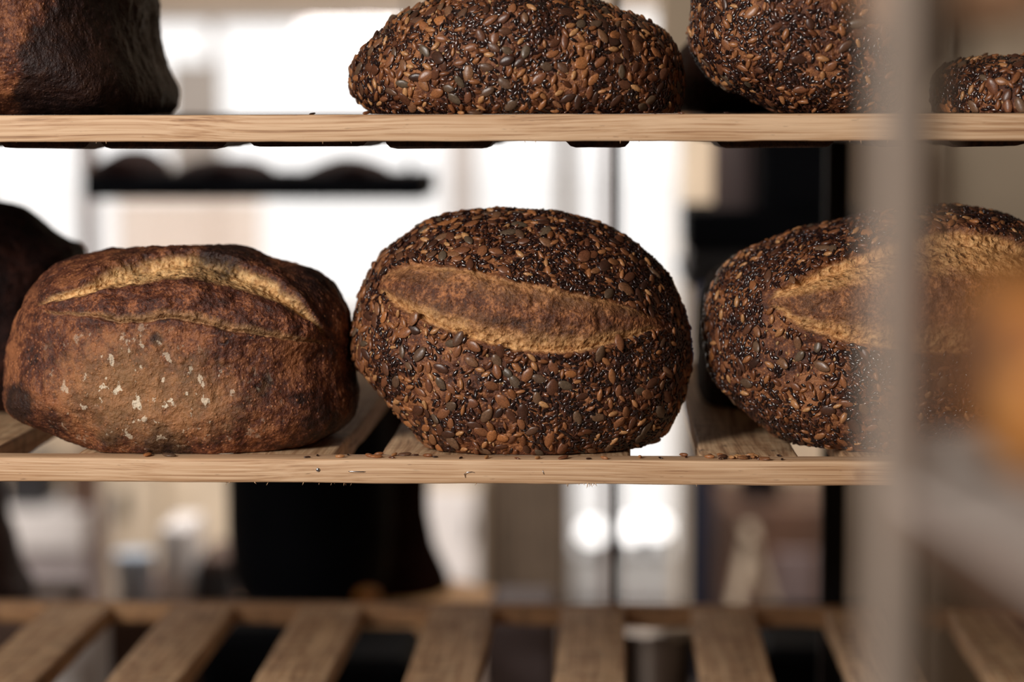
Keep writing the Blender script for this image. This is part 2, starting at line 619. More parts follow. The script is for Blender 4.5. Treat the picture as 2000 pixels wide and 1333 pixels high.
def loaf_shape(outline, Yc, Dy, base_z, n=110, p=2.25, seed=1.0, rough=1.0, slash=None, charf=None, inset=.0015):
    """Returns world V, quads, attribute arrays. outline: photograph points of the silhouette, taken on the plane y = Yc."""
    if n not in _CS:
        _CS[n] = cube_sphere(n)
    D, Q = _CS[n]
    P = closed_curve([(at(x, y, Yc).x, at(x, y, Yc).z) for x, y in outline])
    c = np.array([(P[:, 0].min() + P[:, 0].max()) / 2, (P[:, 1].min() + P[:, 1].max()) / 2])
    al = np.arctan2(P[:, 1] - c[1], P[:, 0] - c[0])
    R = np.hypot(P[:, 0] - c[0], P[:, 1] - c[1])
    o = np.argsort(al)
    al, R = al[o], R[o]
    a = np.arctan2(D[:, 2], D[:, 0])
    Ra = np.interp(a, al, R, period=2 * math.pi)
    rho = np.hypot(D[:, 0], D[:, 2])
    Rm = R.mean()
    low = np.clip(-np.sin(a), 0, 1) * sstep(.0, .4, rho)
    pp = p + 1.2 * low
    # steer towards the mean radius near the front and back poles so the surface stays smooth there
    k = sstep(.0, .75, rho)
    Re = Rm * (1 - k) + Ra * k
    s = (rho ** pp + np.abs(D[:, 1]) ** pp) ** (-1 / pp)
    V = np.stack([c[0] + Re * s * D[:, 0], Yc + Dy * s * D[:, 1], c[1] + Re * s * D[:, 2]], -1)
    nrm = np.stack([D[:, 0] / Rm, D[:, 1] / Dy, D[:, 2] / Rm], -1)
    nrm /= np.linalg.norm(nrm, axis=1)[:, None]
    disp = -inset + rough * (fbm(V, 16, 2, seed) * .0032 + fbm(V, 60, 3, seed + 1) * .0018 + fbm(V, 210, 2, seed + 2) * .0006)
    attrs = {}
    sl = np.zeros(len(V))
    cr = np.zeros(len(V))
    ex = np.zeros(len(V))
    if slash:
        up, lo = slash['up'], slash['lo']
        Ys = slash.get('Y', Yc - Dy * .8)

        def curve(pts):
            w = np.array([(at(x, y, Ys).x, at(x, y, Ys).z) for x, y in pts])
            xs = np.linspace(w[0, 0], w[-1, 0], 200)
            z = np.interp(xs, w[:, 0], w[:, 1])
            ker = np.hanning(15)
            z = np.convolve(np.pad(z, 7, 'edge'), ker / ker.sum(), 'valid')
            return xs, z
        # take the sight line through each vertex to the slash's own plane so the curves sit where the photo shows them
        tt = (Ys - CAM.y) / (V[:, 1] - CAM.y)
        X = CAM.x + (V[:, 0] - CAM.x) * tt
        Z = CAM.z + (V[:, 2] - CAM.z) * tt
        xu, zu = curve(up)
        xl, zl = curve(lo)
        ZU = np.interp(X, xu, zu, left=9, right=9)
        ZL = np.interp(X, xl, zl, left=9, right=9)
        wid = np.where(ZU < 5, ZU - ZL, 0)
        front = V[:, 1] < Yc - Dy * .12
        jit = fbm(V, 90, 3, seed + 5) * .0025
        Zj = Z + jit
        tpar = np.where(wid > .0005, (Zj - ZL) / np.maximum(wid, .0005), -9)
        ok = front & (wid > .0005)
        amp = np.clip(wid / .03, 0, 1) * slash.get('amp', 1.0)
        inside = ok * sstep(-.0012, .0012, Zj - ZL) * sstep(-.0012, .0012, ZU - Zj)
        sl = inside
        tc = np.clip(tpar, 0, 1)
        prof = slash['prof']
        h = np.interp(tc, [q[0] for q in prof], [q[1] for q in prof])
        disp = disp + inside * amp * h
        # the lip of crust over the slash
        above = ok * sstep(.0, .002, Zj - ZU) * (1 - sstep(.002, .016, Zj - ZU))
        below = ok * sstep(.0, .002, ZL - Zj) * (1 - sstep(.002, .012, ZL - Zj))
        disp = disp + amp * (above * slash.get('lip', .004) + below * slash.get('lip2', .0025))
        disp = disp + inside * amp * (fbm(V, 55, 3, seed + 8) * .0026 + fbm(V, 240, 2, seed + 9) * .0007)
        cprof = slash['crumb']
        cr = inside * np.interp(tc, [q[0] for q in cprof], [q[1] for q in cprof]) * sstep(.15, .5, amp)
        ex = ok * sstep(-.002, .0005, Zj - ZL) * sstep(-.002, .0005, ZU - Zj)
    V = V + nrm * disp[:, None]
    lowm = V[:, 2] < base_z + .0005
    V[:, 2] = np.where(lowm, base_z + .0004 + np.clip(fbm(V, 120, 2, seed + 4), 0, 1) * .0006, V[:, 2])
    ch = np.zeros(len(V))
    if charf is not None:
        ch = charf(V, c, Rm)
    attrs = {'slash': sl, 'crumb': cr, 'char': ch}
    return V, Q, attrs, ex, nrm


def seed_mesh(kind):
    """Low seed body: length along x, flat side down. Returns V, quads (unit: metres)."""
    L, Wd, T, pt, nu, nv = {'pumpkin': (.0124, .0075, .0030, .55, 12, 14), 'sunflower': (.0088, .0043, .0030, .75, 8, 10),
                            'flax': (.0061, .0027, .0017, .6, 8, 8), 'sesame': (.0032, .0020, .0010, .5, 6, 8)}[kind]
    V, Fc = [], []
    for i in range(nu + 1):
        s = -math.cos(math.pi * i / nu)
        w = math.sqrt(max(0, 1 - s * s)) ** .95 * (1 - pt * .45 * max(0, s)) * (1 + .12 * min(0, s))
        for k in range(nv):
            a = 2 * math.pi * k / nv
            y, z = math.cos(a), math.sin(a)
            zz = z * (abs(z) ** .2)
            rim = 0.0
            if kind == 'pumpkin':
                zz *= (.72 + .28 * (1 - abs(y)))
                rim = .12 * math.exp(-((abs(y) - .86) / .1) ** 2) * (1 if z > 0 else 0)
            V.append((s * L / 2, y * w * Wd / 2, (zz + rim) * min(1, w * 1.25) * T / 2))
    for i in range(nu):
        for k in range(nv):
            k2 = (k + 1) % nv
            Fc.append((i * nv + k, i * nv + k2, (i + 1) * nv + k2, (i + 1) * nv + k))
    return np.array(V), np.array(Fc)[:, ::-1]


SEED = {k: seed_mesh(k) for k in ('pumpkin', 'sunflower', 'flax', 'sesame')}
SEED_ME = {}
for _k in ('pumpkin', 'sunflower', 'flax'):
    _o = mesh(_k + '_seed', SEED[_k][0], SEED[_k][1], MT[_k])
    SEED_ME[_k] = _o.data
    bpy.data.objects.remove(_o)


def frames(nv, ang, tilt, rng):
    up = np.where(np.abs(nv[:, 2:3]) < .9, np.array([[0, 0, 1.0]]), np.array([[1.0, 0, 0]]))
    a = np.cross(nv, up)
    a /= np.linalg.norm(a, axis=1)[:, None]
    b = np.cross(nv, a)
    x = a * np.cos(ang)[:, None] + b * np.sin(ang)[:, None]
    z = nv + x * np.tan(tilt)[:, None]
    z /= np.linalg.norm(z, axis=1)[:, None]
    y = np.cross(z, x)
    y /= np.linalg.norm(y, axis=1)[:, None]
    x = np.cross(y, z)
    return np.stack([x, y, z], 2)


def seed_loaf(root, V, Q, ex, seed, counts, center, bare=.0, parts=100, n_back=-.25, bias=0.0):
    """Scatter seeds over a loaf: the largest pumpkin seeds as parts of their own, the rest as one coating."""
    rng = np.random.default_rng(int(seed * 100))
    A, B, C_, D_ = V[Q[:, 0]], V[Q[:, 1]], V[Q[:, 2]], V[Q[:, 3]]
    fn = np.cross(C_ - A, D_ - B)
    ar = np.linalg.norm(fn, axis=1) / 2
    fn /= np.maximum(2 * ar, 1e-12)[:, None]
    fc = (A + B + C_ + D_) / 4
    tocam = np.array(CAM) - fc
    tocam /= np.linalg.norm(tocam, axis=1)[:, None]
    facing = (fn * tocam).sum(1)
    exf = ex[Q].max(1)
    # smooth normals per face from a coarse direction so seeds follow the loaf, not the fine noise
    ok = (facing > n_back) & (exf < .3) & (fc[:, 2] > V[:, 2].min() + .0015) & (fn[:, 2] > -.93)
    clump = fbm(fc, 26, 3, seed + 20)
    clump2 = fbm(fc, 70, 2, seed + 21)
    clump = clump + bias * (fc[:, 0] - center[0]) / .13 + abs(bias) * .5 * np.clip((fc[:, 2] - center[2]) / .09, -1, 1)
    cell = .004
    grid = {}
    out = {k: [] for k in counts}

    def try_place(p, rad, scale):
        gx, gy, gz = (int(math.floor(v / cell)) for v in p)
        R_ = int(math.ceil((rad + .0045) / cell))
        for i in range(gx - R_, gx + R_ + 1):
            for j in range(gy - R_, gy + R_ + 1):
                for k in range(gz - R_, gz + R_ + 1):
                    for (q, r2) in grid.get((i, j, k), ()):
                        d = (p[0] - q[0]) ** 2 + (p[1] - q[1]) ** 2 + (p[2] - q[2]) ** 2
                        if d < ((rad + r2) * scale) ** 2:
                            return False
        grid.setdefault((gx, gy, gz), []).append((p, rad))
        return True
    rads = {'pumpkin': .0046, 'sunflower': .0030, 'flax': .0017, 'sesame': .0012}
    tight = {'pumpkin': .80, 'sunflower': .84, 'flax': .74, 'sesame': .7}
    for kind in ('pumpkin', 'sunflower', 'flax', 'sesame'):
        want = counts.get(kind, 0)
        if not want:
            continue
        if kind == 'flax':
            w = ar * ok * np.clip(.5 + clump * 2.2 + clump2 * 1.2 - bare, .03, 1.6)
        else:
            w = ar * ok * np.clip(.75 - clump * 1.3, .12, 1.6)
        cdf = np.cumsum(w)
        tries = rng.random(want * 5) * cdf[-1]
        fi = np.searchsorted(cdf, tries)
        uv = rng.random((len(fi), 2))
        P = (A[fi] * ((1 - uv[:, :1]) * (1 - uv[:, 1:])) + B[fi] * (uv[:, :1] * (1 - uv[:, 1:])) + C_[fi] * (uv[:, :1] * uv[:, 1:]) + D_[fi] * ((1 - uv[:, :1]) * uv[:, 1:]))
        for f_, p_ in zip(fi, P):
            if try_place(tuple(p_), rads[kind], tight[kind]):
                out[kind].append((f_, p_))
                if len(out[kind]) >= want:
                    break
    allV, allF, allM, off = [], [], [], 0
    kinds = ['pumpkin', 'sunflower', 'flax', 'sesame']
    zmin = V[:, 2].min() - root.location[2]
    n_part = 0
    for mi, kind in enumerate(kinds):
        L = out.get(kind, [])
        if not L:
            continue
        fi = np.array([l[0] for l in L])
        P = np.array([l[1] for l in L])
        # blend the true normal with the radial one
        nr = P - center
        nr /= np.linalg.norm(nr, axis=1)[:, None]
        nn = fn[fi] * .6 + nr * .4
        nn /= np.linalg.norm(nn, axis=1)[:, None]
        m = len(P)
        ang = rng.random(m) * 2 * math.pi
        tilt = rng.normal(size=m) * {'pumpkin': .13, 'sunflower': .2, 'flax': .22, 'sesame': .3}[kind]
        Fm = frames(nn, ang, tilt, rng)
        sc = np.clip(rng.normal(1, .13, m), .68, 1.3)
        wd = np.clip(rng.normal(1, .12, m), .7, 1.3)
        lift = {'pumpkin': .0007, 'sunflower': .0008, 'flax': .0005, 'sesame': .0004}[kind]
        P = P + nn * lift
        sv, sf = SEED[kind]
        start = 0
        if kind == 'pumpkin' and parts:
            vis = facing[fi]
            order = np.argsort(-(np.clip(vis, 0, 1) * sc * (P[:, 2] > root.location[2] + .009)))
            for j in order[:parts]:
                o = bpy.data.objects.new('pumpkin_seed', SEED_ME['pumpkin'])
                COL.objects.link(o)
                m4 = Matrix(Fm[j].tolist()).to_4x4() @ Matrix.Diagonal((sc[j], sc[j] * wd[j], sc[j], 1))
                m4.translation = Vector(P[j]) - Vector(root.location)
                o.parent = root
                o.matrix_local = m4
            keep = order[parts:]
            P, Fm, sc, wd = P[keep], Fm[keep], sc[keep], wd[keep]
            m = len(P)
        if not m:
            continue
        loc = sv[None] * np.stack([sc, sc * wd, sc], 1)[:, None, :]
        Wv = np.einsum('nij,nvj->nvi', Fm, loc) + P[:, None, :]
        nvv = len(sv)
        Wv = Wv.reshape(-1, 3)
        Wv[:, 2] = np.maximum(Wv[:, 2], root.location[2] + .0006)
        allV.append(Wv)
        allF.append((sf[None] + (np.arange(m) * nvv)[:, None, None]).reshape(-1, 4) + off)
        allM.append(np.full(m * len(sf), mi))
        off += m * nvv
    o = mesh('seed_coating', np.concatenate(allV) - np.array(root.location), np.concatenate(allF), [MT[k] for k in kinds], None,
             matidx=np.concatenate(allM))
    o['kind'] = 'stuff'
    o.parent = root
    return o


def make_loaf(name, label, outline, Yc, Dy, base_z, mat, group=None, cat='bread', seeds=None, flour=None, parts=100, bare=0.0, bias=0.0, **kw):
    if seeds:
        kw['inset'] = .0035
    V, Q, attrs, ex, nrm = loaf_shape(outline, Yc, Dy, base_z, **kw)
    c = V.mean(0)
    if flour is not None:
        attrs['flour'] = flour(V)
    loc = Vector((c[0], c[1], base_z))
    if seeds:
        root = thing(name, label, cat, loc, group)
        o = mesh('crust', V - np.array(loc), Q, mat, root, attrs=attrs)
        seed_loaf(root, V, Q, ex, kw.get('seed', 1.0), seeds, c, bare=bare, parts=parts, bias=bias)
        return root
    o = mesh(name, V - np.array(loc), Q, mat, None, attrs=attrs)
    o.location = loc
    tag(o, label, cat, group)
    return o


# ------------------------------------------------------------------ the room
def structure(o):
    o['kind'] = 'structure'
    return o


YB = 4.7
XL, XR, YF, ZC = -3.2, 3.0, -4.6, 2.9
structure(box('floor', (XL - .1, YF - .1, -.1), (XR + .1, YB + .2, 0), MT['floor']))
structure(box('ceiling', (XL - .1, YF - .1, ZC), (XR + .1, YB + .2, ZC + .1), MT['bulkhead']))
structure(box('wall_left', (XL - .1, YF, 0), (XL, YB, ZC), MT['wall']))
structure(box('wall_right', (XR, YF, 0), (XR + .1, YB, ZC), MT['wall']))
structure(box('wall_front', (XL, YF - .1, 0), (XR, YF, ZC), MT['umber']))
wx0, wx1 = at(-330, 300, YB).x, at(1350, 300, YB).x
wz0, wz1 = at(500, 640, YB).z, at(500, 24, YB).z
dx0, dx1 = at(1108, 1000, YB).x, wx1
dz0 = at(1200, 1192, YB).z
structure(box('wall_back', (XL, YB, wz1), (XR, YB + .16, ZC), MT['bulkhead']))
structure(box('wall_back_side', (wx1, YB, 0), (XR, YB + .16, wz1), MT['wall']))
structure(box('wall_back_corner', (XL, YB, 0), (wx0, YB + .16, wz1), MT['wall']))
structure(box('wall_back_sill', (wx0, YB, 0), (dx0, YB + .16, wz0), MT['wall']))
w1 = bpy.data.objects.new('window_1', None)
COL.objects.link(w1)
structure(w1)
w1.location = (wx0, YB, wz0)
fx0, fx1 = at(872, 300, YB).x, at(930, 300, YB).x
box('window_frame', (wx0, YB + .03, wz0), (dx0, YB + .10, wz0 + .05), MT['frame'], w1)
box('window_frame', (wx0, YB + .03, wz1 - .03), (dx0, YB + .10, wz1), MT['frame'], w1)
box('window_mullion', (fx0, YB + .02, wz0 + .05), (fx1, YB + .11, wz1 - .03), MT['frame'], w1)
xm = at(-60, 300, YB).x
box('window_mullion', (xm - .03, YB + .03, wz0 + .05), (xm + .03, YB + .10, wz1 - .03), MT['frame'], w1)
xm = at(415, 300, YB).x
box('window_mullion', (xm - .012, YB + .03, wz0 + .05), (xm + .012, YB + .08, wz1 - .03), MT['frame'], w1)
p_, q_ = at(330, 122, YB), at(434, 338, YB)
box('window_panel', (p_.x, YB - .01, q_.z), (q_.x, YB + .03, p_.z), MT['panel'], w1)
box('window_pane', (wx0, YB + .055, wz0), (dx0, YB + .06, wz1), MT['glass'], w1, 0)
box('window_sill', (wx0 - .02, YB - .12, wz0 - .03), (dx0, YB + .03, wz0), MT['cream'], w1)
d1 = bpy.data.objects.new('door_1', None)
COL.objects.link(d1)
structure(d1)
d1.location = (dx0, YB, dz0)
xd = at(1190, 1000, YB).x
box('door_frame', (dx0 - .03, YB - .01, 0), (dx0 + .02, YB + .12, wz1), MT['curtain'], d1)
box('door_frame', (dx1 - .04, YB - .01, 0), (dx1 + .02, YB + .12, wz1), MT['cream'], d1)
box('door_mullion', (xd - .02, YB, 0), (xd + .02, YB + .08, wz1), MT['umber'], d1)
box('door_rail', (dx0 + .02, YB, 0), (dx1 - .04, YB + .08, dz0), MT['curtain'], d1)
box('door_pane', (dx0 + .02, YB + .045, dz0), (dx1 - .04, YB + .05, wz1), MT['glass'], d1, 0)
structure(box('ground_outside', (-9, YB + .2, -.25), (9, 6.35, -.15), MT['pavement']))
structure(box('ground_sunlit', (-30, 6.35, -.25), (30, 60, -.15), MT['sunlit_ground']))

# ------------------------------------------------------------------ the wooden shelves
Z_UP = at(1000, 223.5, 0).z
Z_LO = at(1000, 899, 0).z
Z_BT = at(1000, 1183, .70).z
XA, XB = -.86, .82
RD = .027


def shelf(label, ztop, slats, thick_rail, thick_slat, wane, seed, smat='slat', rr=.003):
    t_ = thing('slatted_shelf', label, 'shelf', (0, 0, ztop), 'wooden slatted shelves of the bread rack')
    plank('front_rail', (XA, 0, ztop), (XB, 0, ztop), RD, thick_rail, 0, MT['rail'], t_, seed, .0007, 0, .0018, 420)
    plank('rear_rail', (XA, .69, ztop), (XB, .69, ztop), .025, thick_rail, 0, MT['rear_rail'], t_, seed + 2, .0012, .004, .003, 200)
    for k, (x0, x1) in enumerate(slats):
        plank('slat', (x0, RD + .0005, ztop - .0004), (x0, .6895, ztop - .0004), x1 - x0, thick_slat, 1, MT[smat], t_, seed + 5 + k, .001, wane, rr, 90)
    return t_


def slat_list(edges, py, Y):
    return [(at(a, py, Y).x, at(b, py, Y).x) for a, b in edges]


up_slats = slat_list([(-420, -300), (-240, -60), (0, 178), (196, 445), (486, 722), (752, 965), (1102, 1232), (1396, 1630), (1700, 1790), (1850, 2010), (2080, 2240)], 275, .03)
lo_slats = slat_list([(-400, -260), (-180, -20), (150, 345), (450, 655), (742, 950), (1040, 1232), (1368, 1560), (1650, 1850), (1950, 2150)], 888, .03)
bt_slats = [(at(a, 1190, .69).x, at(a + 124, 1190, .69).x) for a in (-405, -155, 95, 335, 585, 840, 1095, 1348, 1608, 1848, 2090)]
s_up = shelf('pale pine shelf carrying the loaf with no slash showing', Z_UP, up_slats, .0212, .0262, .0028, 1.0, 'dark_slat', .009)
s_lo = shelf('pale pine shelf with staples in its front edge under the two whole slashed loaves', Z_LO, lo_slats, .0196, .021, .002, 2.0)
s_bt = shelf('lowest slatted wooden shelf holding no bread, seen from above', Z_BT, bt_slats, .0212, .022, .002, 3.0)


def on_face(px, py):
    p = at(px, py, 0)
    return Vector((p.x, -.0004, p.z))


# hardware in the front edge of the middle shelf
p = on_face(621, 918)
V, Fc = [], []
lathe_pts = [(.0006, -.004), (.0006, 0), (.0017, .0001), (.0015, .0006), (.0005, .0009)]
o = lathe('nail', lathe_pts, (0, 0, 0), MT['wire'], None, 16)
o.data.transform(Matrix.Rotation(math.pi / 2, 4, 'X'))
o.data.transform(Matrix.Translation(p))
local(o, s_lo)
a, b = on_face(681, 921), on_face(713, 921.5)
tube('staple', [a + Vector((0, .004, 0)), a, a * .9 + b * .1 + Vector((0, -.0006, 0)), a * .1 + b * .9 + Vector((0, -.0006, 0)), b, b + Vector((0, .004, 0))], .00042, MT['wire'], s_lo, 8)
pts = [on_face(909, 933), on_face(907, 926), on_face(913, 922), on_face(922, 922), on_face(930, 925), on_face(936, 928)]
pts = [q + Vector((0, -.0012 * math.sin(i), 0)) for i, q in enumerate(pts)]
tube('bent_staple', [pts[0] + Vector((0, .003, 0))] + pts, .00036, MT['wire'], s_lo, 8)
pts = [on_face(1060, 920), on_face(1062, 926)]
tube('staple', [pts[0] + Vector((0, .002, 0))] + pts + [pts[1] + Vector((0, .002, 0))], .0004, MT['wire'], s_lo, 8)
random.seed(4)
V = []
for k in range(26):
    px = random.choice([random.gauss(1140, 16), random.uniform(150, 1650), random.gauss(690, 60)])
    c0 = on_face(px, 945.5 + (px - 1000) * .004)
    c0.y = random.uniform(.0005, .004)
    ln = random.uniform(.001, .004)
    tip = c0 + Vector((random.uniform(-.0016, .0016), random.uniform(-.0015, .0005), -ln))
    tube('splinter', [c0 + Vector((0, 0, .001)), c0, tip], [.0004, .0004, .00008], MT['rail'], s_lo, 5)
for k in range(14):
    px = random.uniform(20, 1980)
    c0 = on_face(px, 274.5)
    c0.y = random.uniform(.0005, .004)
    tip = c0 + Vector((random.uniform(-.001, .001), 0, -random.uniform(.001, .003)))
    tube('splinter', [c0 + Vector((0, 0, .001)), c0, tip], [.0004, .0004, .00008], MT['rail'], s_up, 5)

# the steel frame the shelves hang in
fr = thing('rack_frame', 'dark steel rack frame standing behind and beside the wooden shelves', 'rack', (0, .75, 0))
ZT = 1.95
for (xx, yy) in ((XA - .03, .0), (XB + .005, .0), (XA - .03, .70)):
    box('post', (xx, yy, 0), (xx + .025, yy + .025, ZT), MT['dark_steel'], fr)
xr = at(1604, 1000, .735).x
box('post', (xr, .722, 0), (xr + .026, .748, ZT), MT['dark_steel'], fr)
xr = at(1204, 350, .73).x
tube('rod', [(xr, .73, 0), (xr, .73, ZT)], .0042, MT['dark_steel'], fr, 12)
for zz in (Z_UP, Z_LO, Z_BT):
    for xx in (XA - .004, XB):
        box('bracket', (xx, .0, zz - .05), (xx + .004, .72, zz - .024), MT['dark_steel'], fr, .001)

# ------------------------------------------------------------------ loaves on the rack


def crop(pts, s, ox, oy):
    return [(x / s + ox, y / s + oy) for x, y in pts]


def dark_low(V, c, R):  # crust darker towards the base, with random dark patches
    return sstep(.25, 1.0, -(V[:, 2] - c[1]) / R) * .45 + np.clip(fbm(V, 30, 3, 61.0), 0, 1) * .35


# the plain slashed loaf
out1 = crop([(30, 930), (32, 760), (60, 620), (95, 530), (150, 430), (250, 330), (400, 288), (600, 274), (860, 262), (1050, 280), (1200, 330), (1350, 380), (1450, 455),
             (1515, 580), (1525, 760), (1542, 900), (1526, 1020), (1436, 1090), (1300, 1135), (1100, 1185), (860, 1195), (520, 1180), (400, 1125), (230, 1058), (140, 1030), (60, 985)], 2.221, 5, 360)
sl1 = dict(up=crop([(100, 545), (230, 490), (380, 430), (480, 370), (600, 335), (720, 315), (850, 313), (960, 330), (1080, 370), (1200, 420), (1300, 500), (1370, 590), (1450, 688)], 2.221, 0, 360),
           lo=crop([(100, 552), (270, 562), (400, 572), (500, 600), (600, 600), (700, 580), (820, 590), (920, 612), (1000, 640), (1100, 655), (1250, 677), (1450, 698)], 2.221, 0, 360),
           prof=[(0, -.004), (.06, .001), (.3, .005), (.6, .004), (.72, -.002), (.85, -.0075), (.95, -.0075), (1, -.002)],
           crumb=[(0, .35), (.07, .3), (.16, .0), (.62, .0), (.74, .9), (1, 1)], lip=.005, lip2=.002)


def flour1(V):
    p = at(265, 760, .03)
    d = np.hypot((V[:, 0] - p.x) / .085, (V[:, 2] - p.z) / .062)
    q = at(440, 790, .03)
    d2 = np.hypot((V[:, 0] - q.x) / .06, (V[:, 2] - q.z) / .05)
    return np.where(V[:, 1] < .12, np.clip(1.1 - d, 0, 1) + .45 * np.clip(1 - d2, 0, 1), 0)


def char1(V, c, R):
    k = np.zeros(len(V))
    for (px, py, r, a_) in ((330, 862, .028, .9), (225, 845, .018, .8), (35, 790, .03, .9), (322, 655, .009, .8), (365, 775, .011, .5), (430, 582, .03, .45), (110, 820, .03, .6),
                            (640, 840, .05, .7), (420, 485, .05, .75), (250, 490, .05, .55), (600, 545, .04, .7), (690, 760, .04, .7), (500, 560, .02, .5), (480, 690, .012, .4)):
        p_ = at(px, py, .04)
        k = np.maximum(k, a_ * np.clip(1.25 - np.hypot(V[:, 0] - p_.x, V[:, 2] - p_.z) / r, 0, 1))
    return k


make_loaf('bread_loaf', 'plain brown crusty loaf with a pale curved slash and flour patches, no seeds', out1, .115, .112, Z_LO, MT['plain_crust'],
          cat='bread', seed=2.0, rough=1.45, n=210, slash=sl1, flour=flour1, charf=char1, p=2.35)

# the whole seeded loaf with the wide slash
out2 = [(685, 690), (688, 620), (700, 570), (722, 520), (760, 475), (810, 440), (870, 416), (950, 405), (1040, 406), (1120, 416), (1190, 440), (1250, 475), (1300, 525),
        (1335, 590), (1352, 650), (1355, 710), (1345, 765), (1318, 822), (1270, 862), (1200, 890), (1120, 905), (1030, 910), (940, 905), (880, 890), (840, 868), (800, 830), (755, 780), (712, 735)]
sl2 = dict(up=[(730, 560), (745, 532), (800, 514), (900, 522), (1000, 546), (1100, 566), (1200, 588), (1290, 618), (1305, 640)],
           lo=[(730, 562), (760, 590), (800, 615), (880, 650), (960, 674), (1030, 688), (1130, 690), (1220, 664), (1290, 640), (1305, 642)],
           prof=[(0, -.004), (.1, -.001), (.3, .002), (.6, .003), (.9, .001), (1, -.002)], crumb=[(0, .95), (.14, .75), (.30, .12), (.55, .0), (.9, .2), (1, .55)], lip=.0035, lip2=.003)


def char2(V, c, R):
    p_ = at(1050, 640, .02)
    q = at(980, 622, .02)
    k = .5 * np.clip(1.2 - np.hypot((V[:, 0] - p_.x) / .045, (V[:, 2] - p_.z) / .010), 0, 1) + .45 * np.clip(1.2 - np.hypot((V[:, 0] - q.x) / .04, (V[:, 2] - q.z) / .008), 0, 1)
    b = at(850, 850, .05)
    return np.maximum(k, .7 * np.clip(1.3 - np.hypot(V[:, 0] - b.x, V[:, 2] - b.z) / .035, 0, 1))


CNT = {'pumpkin': 330, 'sunflower': 420, 'flax': 5600, 'sesame': 150}
make_loaf('seeded_loaf', 'whole round seed-crusted loaf with one wide smooth slash, beside the plain loaf', out2, .118, .115, Z_LO, MT['seed_crust'],
          group='seed-crusted loaves', cat='bread', seeds=CNT, bias=.22, seed=3.0, n=200, slash=sl2, charf=char2, p=2.2)

# the seeded loaf half hidden by the steel post
out3 = [(1372, 650), (1376, 590), (1392, 545), (1430, 502), (1500, 465), (1590, 436), (1690, 412), (1780, 397), (1860, 394), (1930, 404), (2000, 430), (2070, 475), (2130, 540), (2160, 620),
        (2165, 700), (2140, 780), (2080, 840), (1990, 885), (1850, 905), (1700, 900), (1600, 880), (1538, 862), (1480, 828), (1400, 756), (1380, 710)]
sl3 = dict(up=[(1485, 590), (1510, 572), (1560, 545), (1600, 525), (1660, 498), (1740, 468), (1850, 448), (1950, 458), (2050, 500), (2110, 560)],
           lo=[(1485, 592), (1520, 605), (1560, 640), (1620, 660), (1690, 676), (1780, 690), (1880, 690), (1980, 660), (2050, 620), (2110, 565)],
           prof=[(0, -.004), (.1, -.001), (.3, .003), (.6, .005), (.8, .0), (.93, -.006), (1, -.002)], crumb=[(0, 1), (.14, .8), (.26, .1), (.6, .1), (.72, .8), (1, 1)], lip=.004, lip2=.003)
make_loaf('seeded_loaf', 'slashed seed-crusted loaf partly hidden by the blurred steel post, on the stapled shelf', out3, .135, .118, Z_LO, MT['seed_crust'],
          group='seed-crusted loaves', seeds={'pumpkin': 170, 'sunflower': 380, 'flax': 5600, 'sesame': 120}, seed=4.0, n=170, slash=sl3, p=2.2, bare=.12, charf=dark_low)

# dark loaves in the row behind
out4 = [(1356, 700), (1362, 600), (1390, 530), (1450, 490), (1540, 470), (1640, 480), (1720, 540), (1745, 640), (1735, 760), (1690, 830), (1600, 850), (1470, 850), (1395, 820), (1365, 770)]
make_loaf('dark_loaf', 'unlit dark loaf behind the post-hidden slashed seeded loaf', out4, .40, .10, Z_LO, MT['shaded_crust'], group='dark loaves in the back row', seed=5.0, n=70, rough=1.2)
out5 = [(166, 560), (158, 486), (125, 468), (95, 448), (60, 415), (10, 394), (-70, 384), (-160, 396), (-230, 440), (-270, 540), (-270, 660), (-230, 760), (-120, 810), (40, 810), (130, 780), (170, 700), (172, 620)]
make_loaf('dark_loaf', 'shade-darkened loaf in shadow behind the plain slashed loaf', out5, .36, .12, Z_LO, MT['shaded_crust'], group='dark loaves in the back row', seed=6.0, n=80, rough=1.3)

# upper shelf
out7 = [(288, -20), (291, 60), (300, 105), (308, 128), (322, 160), (329, 190), (320, 216), (280, 235), (120, 240), (-120, 240), (-300, 235), (-380, 160), (-400, 20), (-340, -110), (-190, -200), (30, -210), (180, -170), (258, -110)]


def burnt_shade6(V, c, R):
    # the dark half, burnt crust and unlit side painted into one colour: a ragged border running down from the top edge of the picture to the shelf
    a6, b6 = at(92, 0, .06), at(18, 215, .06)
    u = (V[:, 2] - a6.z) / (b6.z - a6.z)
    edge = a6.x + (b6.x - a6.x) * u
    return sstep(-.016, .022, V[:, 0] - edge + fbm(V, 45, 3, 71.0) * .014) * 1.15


make_loaf('bread_loaf', 'tall loaf, blistered orange-brown on one half and burnt, shade-painted black on the other', out7, .20, .175, Z_UP, MT['plain_crust'], cat='bread', seed=7.0, n=150, rough=1.5, p=2.7, charf=burnt_shade6)
out8 = [(682, 150), (687, 122), (720, 80), (762, 38), (808, 14), (850, -4), (920, -30), (1000, -42), (1090, -34), (1172, -2), (1220, 22), (1262, 38), (1306, 68), (1332, 108), (1342, 152),
        (1338, 195), (1322, 228), (1240, 250), (1100, 258), (950, 258), (820, 250), (750, 232), (708, 206), (687, 180)]
make_loaf('seeded_loaf', 'long low seed-crusted loaf without a slash, above the whole slashed seeded loaf', out8, .125, .118, Z_UP, MT['seed_crust'], group='seed-crusted loaves',
          seeds={'pumpkin': 270, 'sunflower': 380, 'flax': 5200, 'sesame': 170}, seed=9.0, n=160, p=2.3, bare=.05, charf=dark_low)
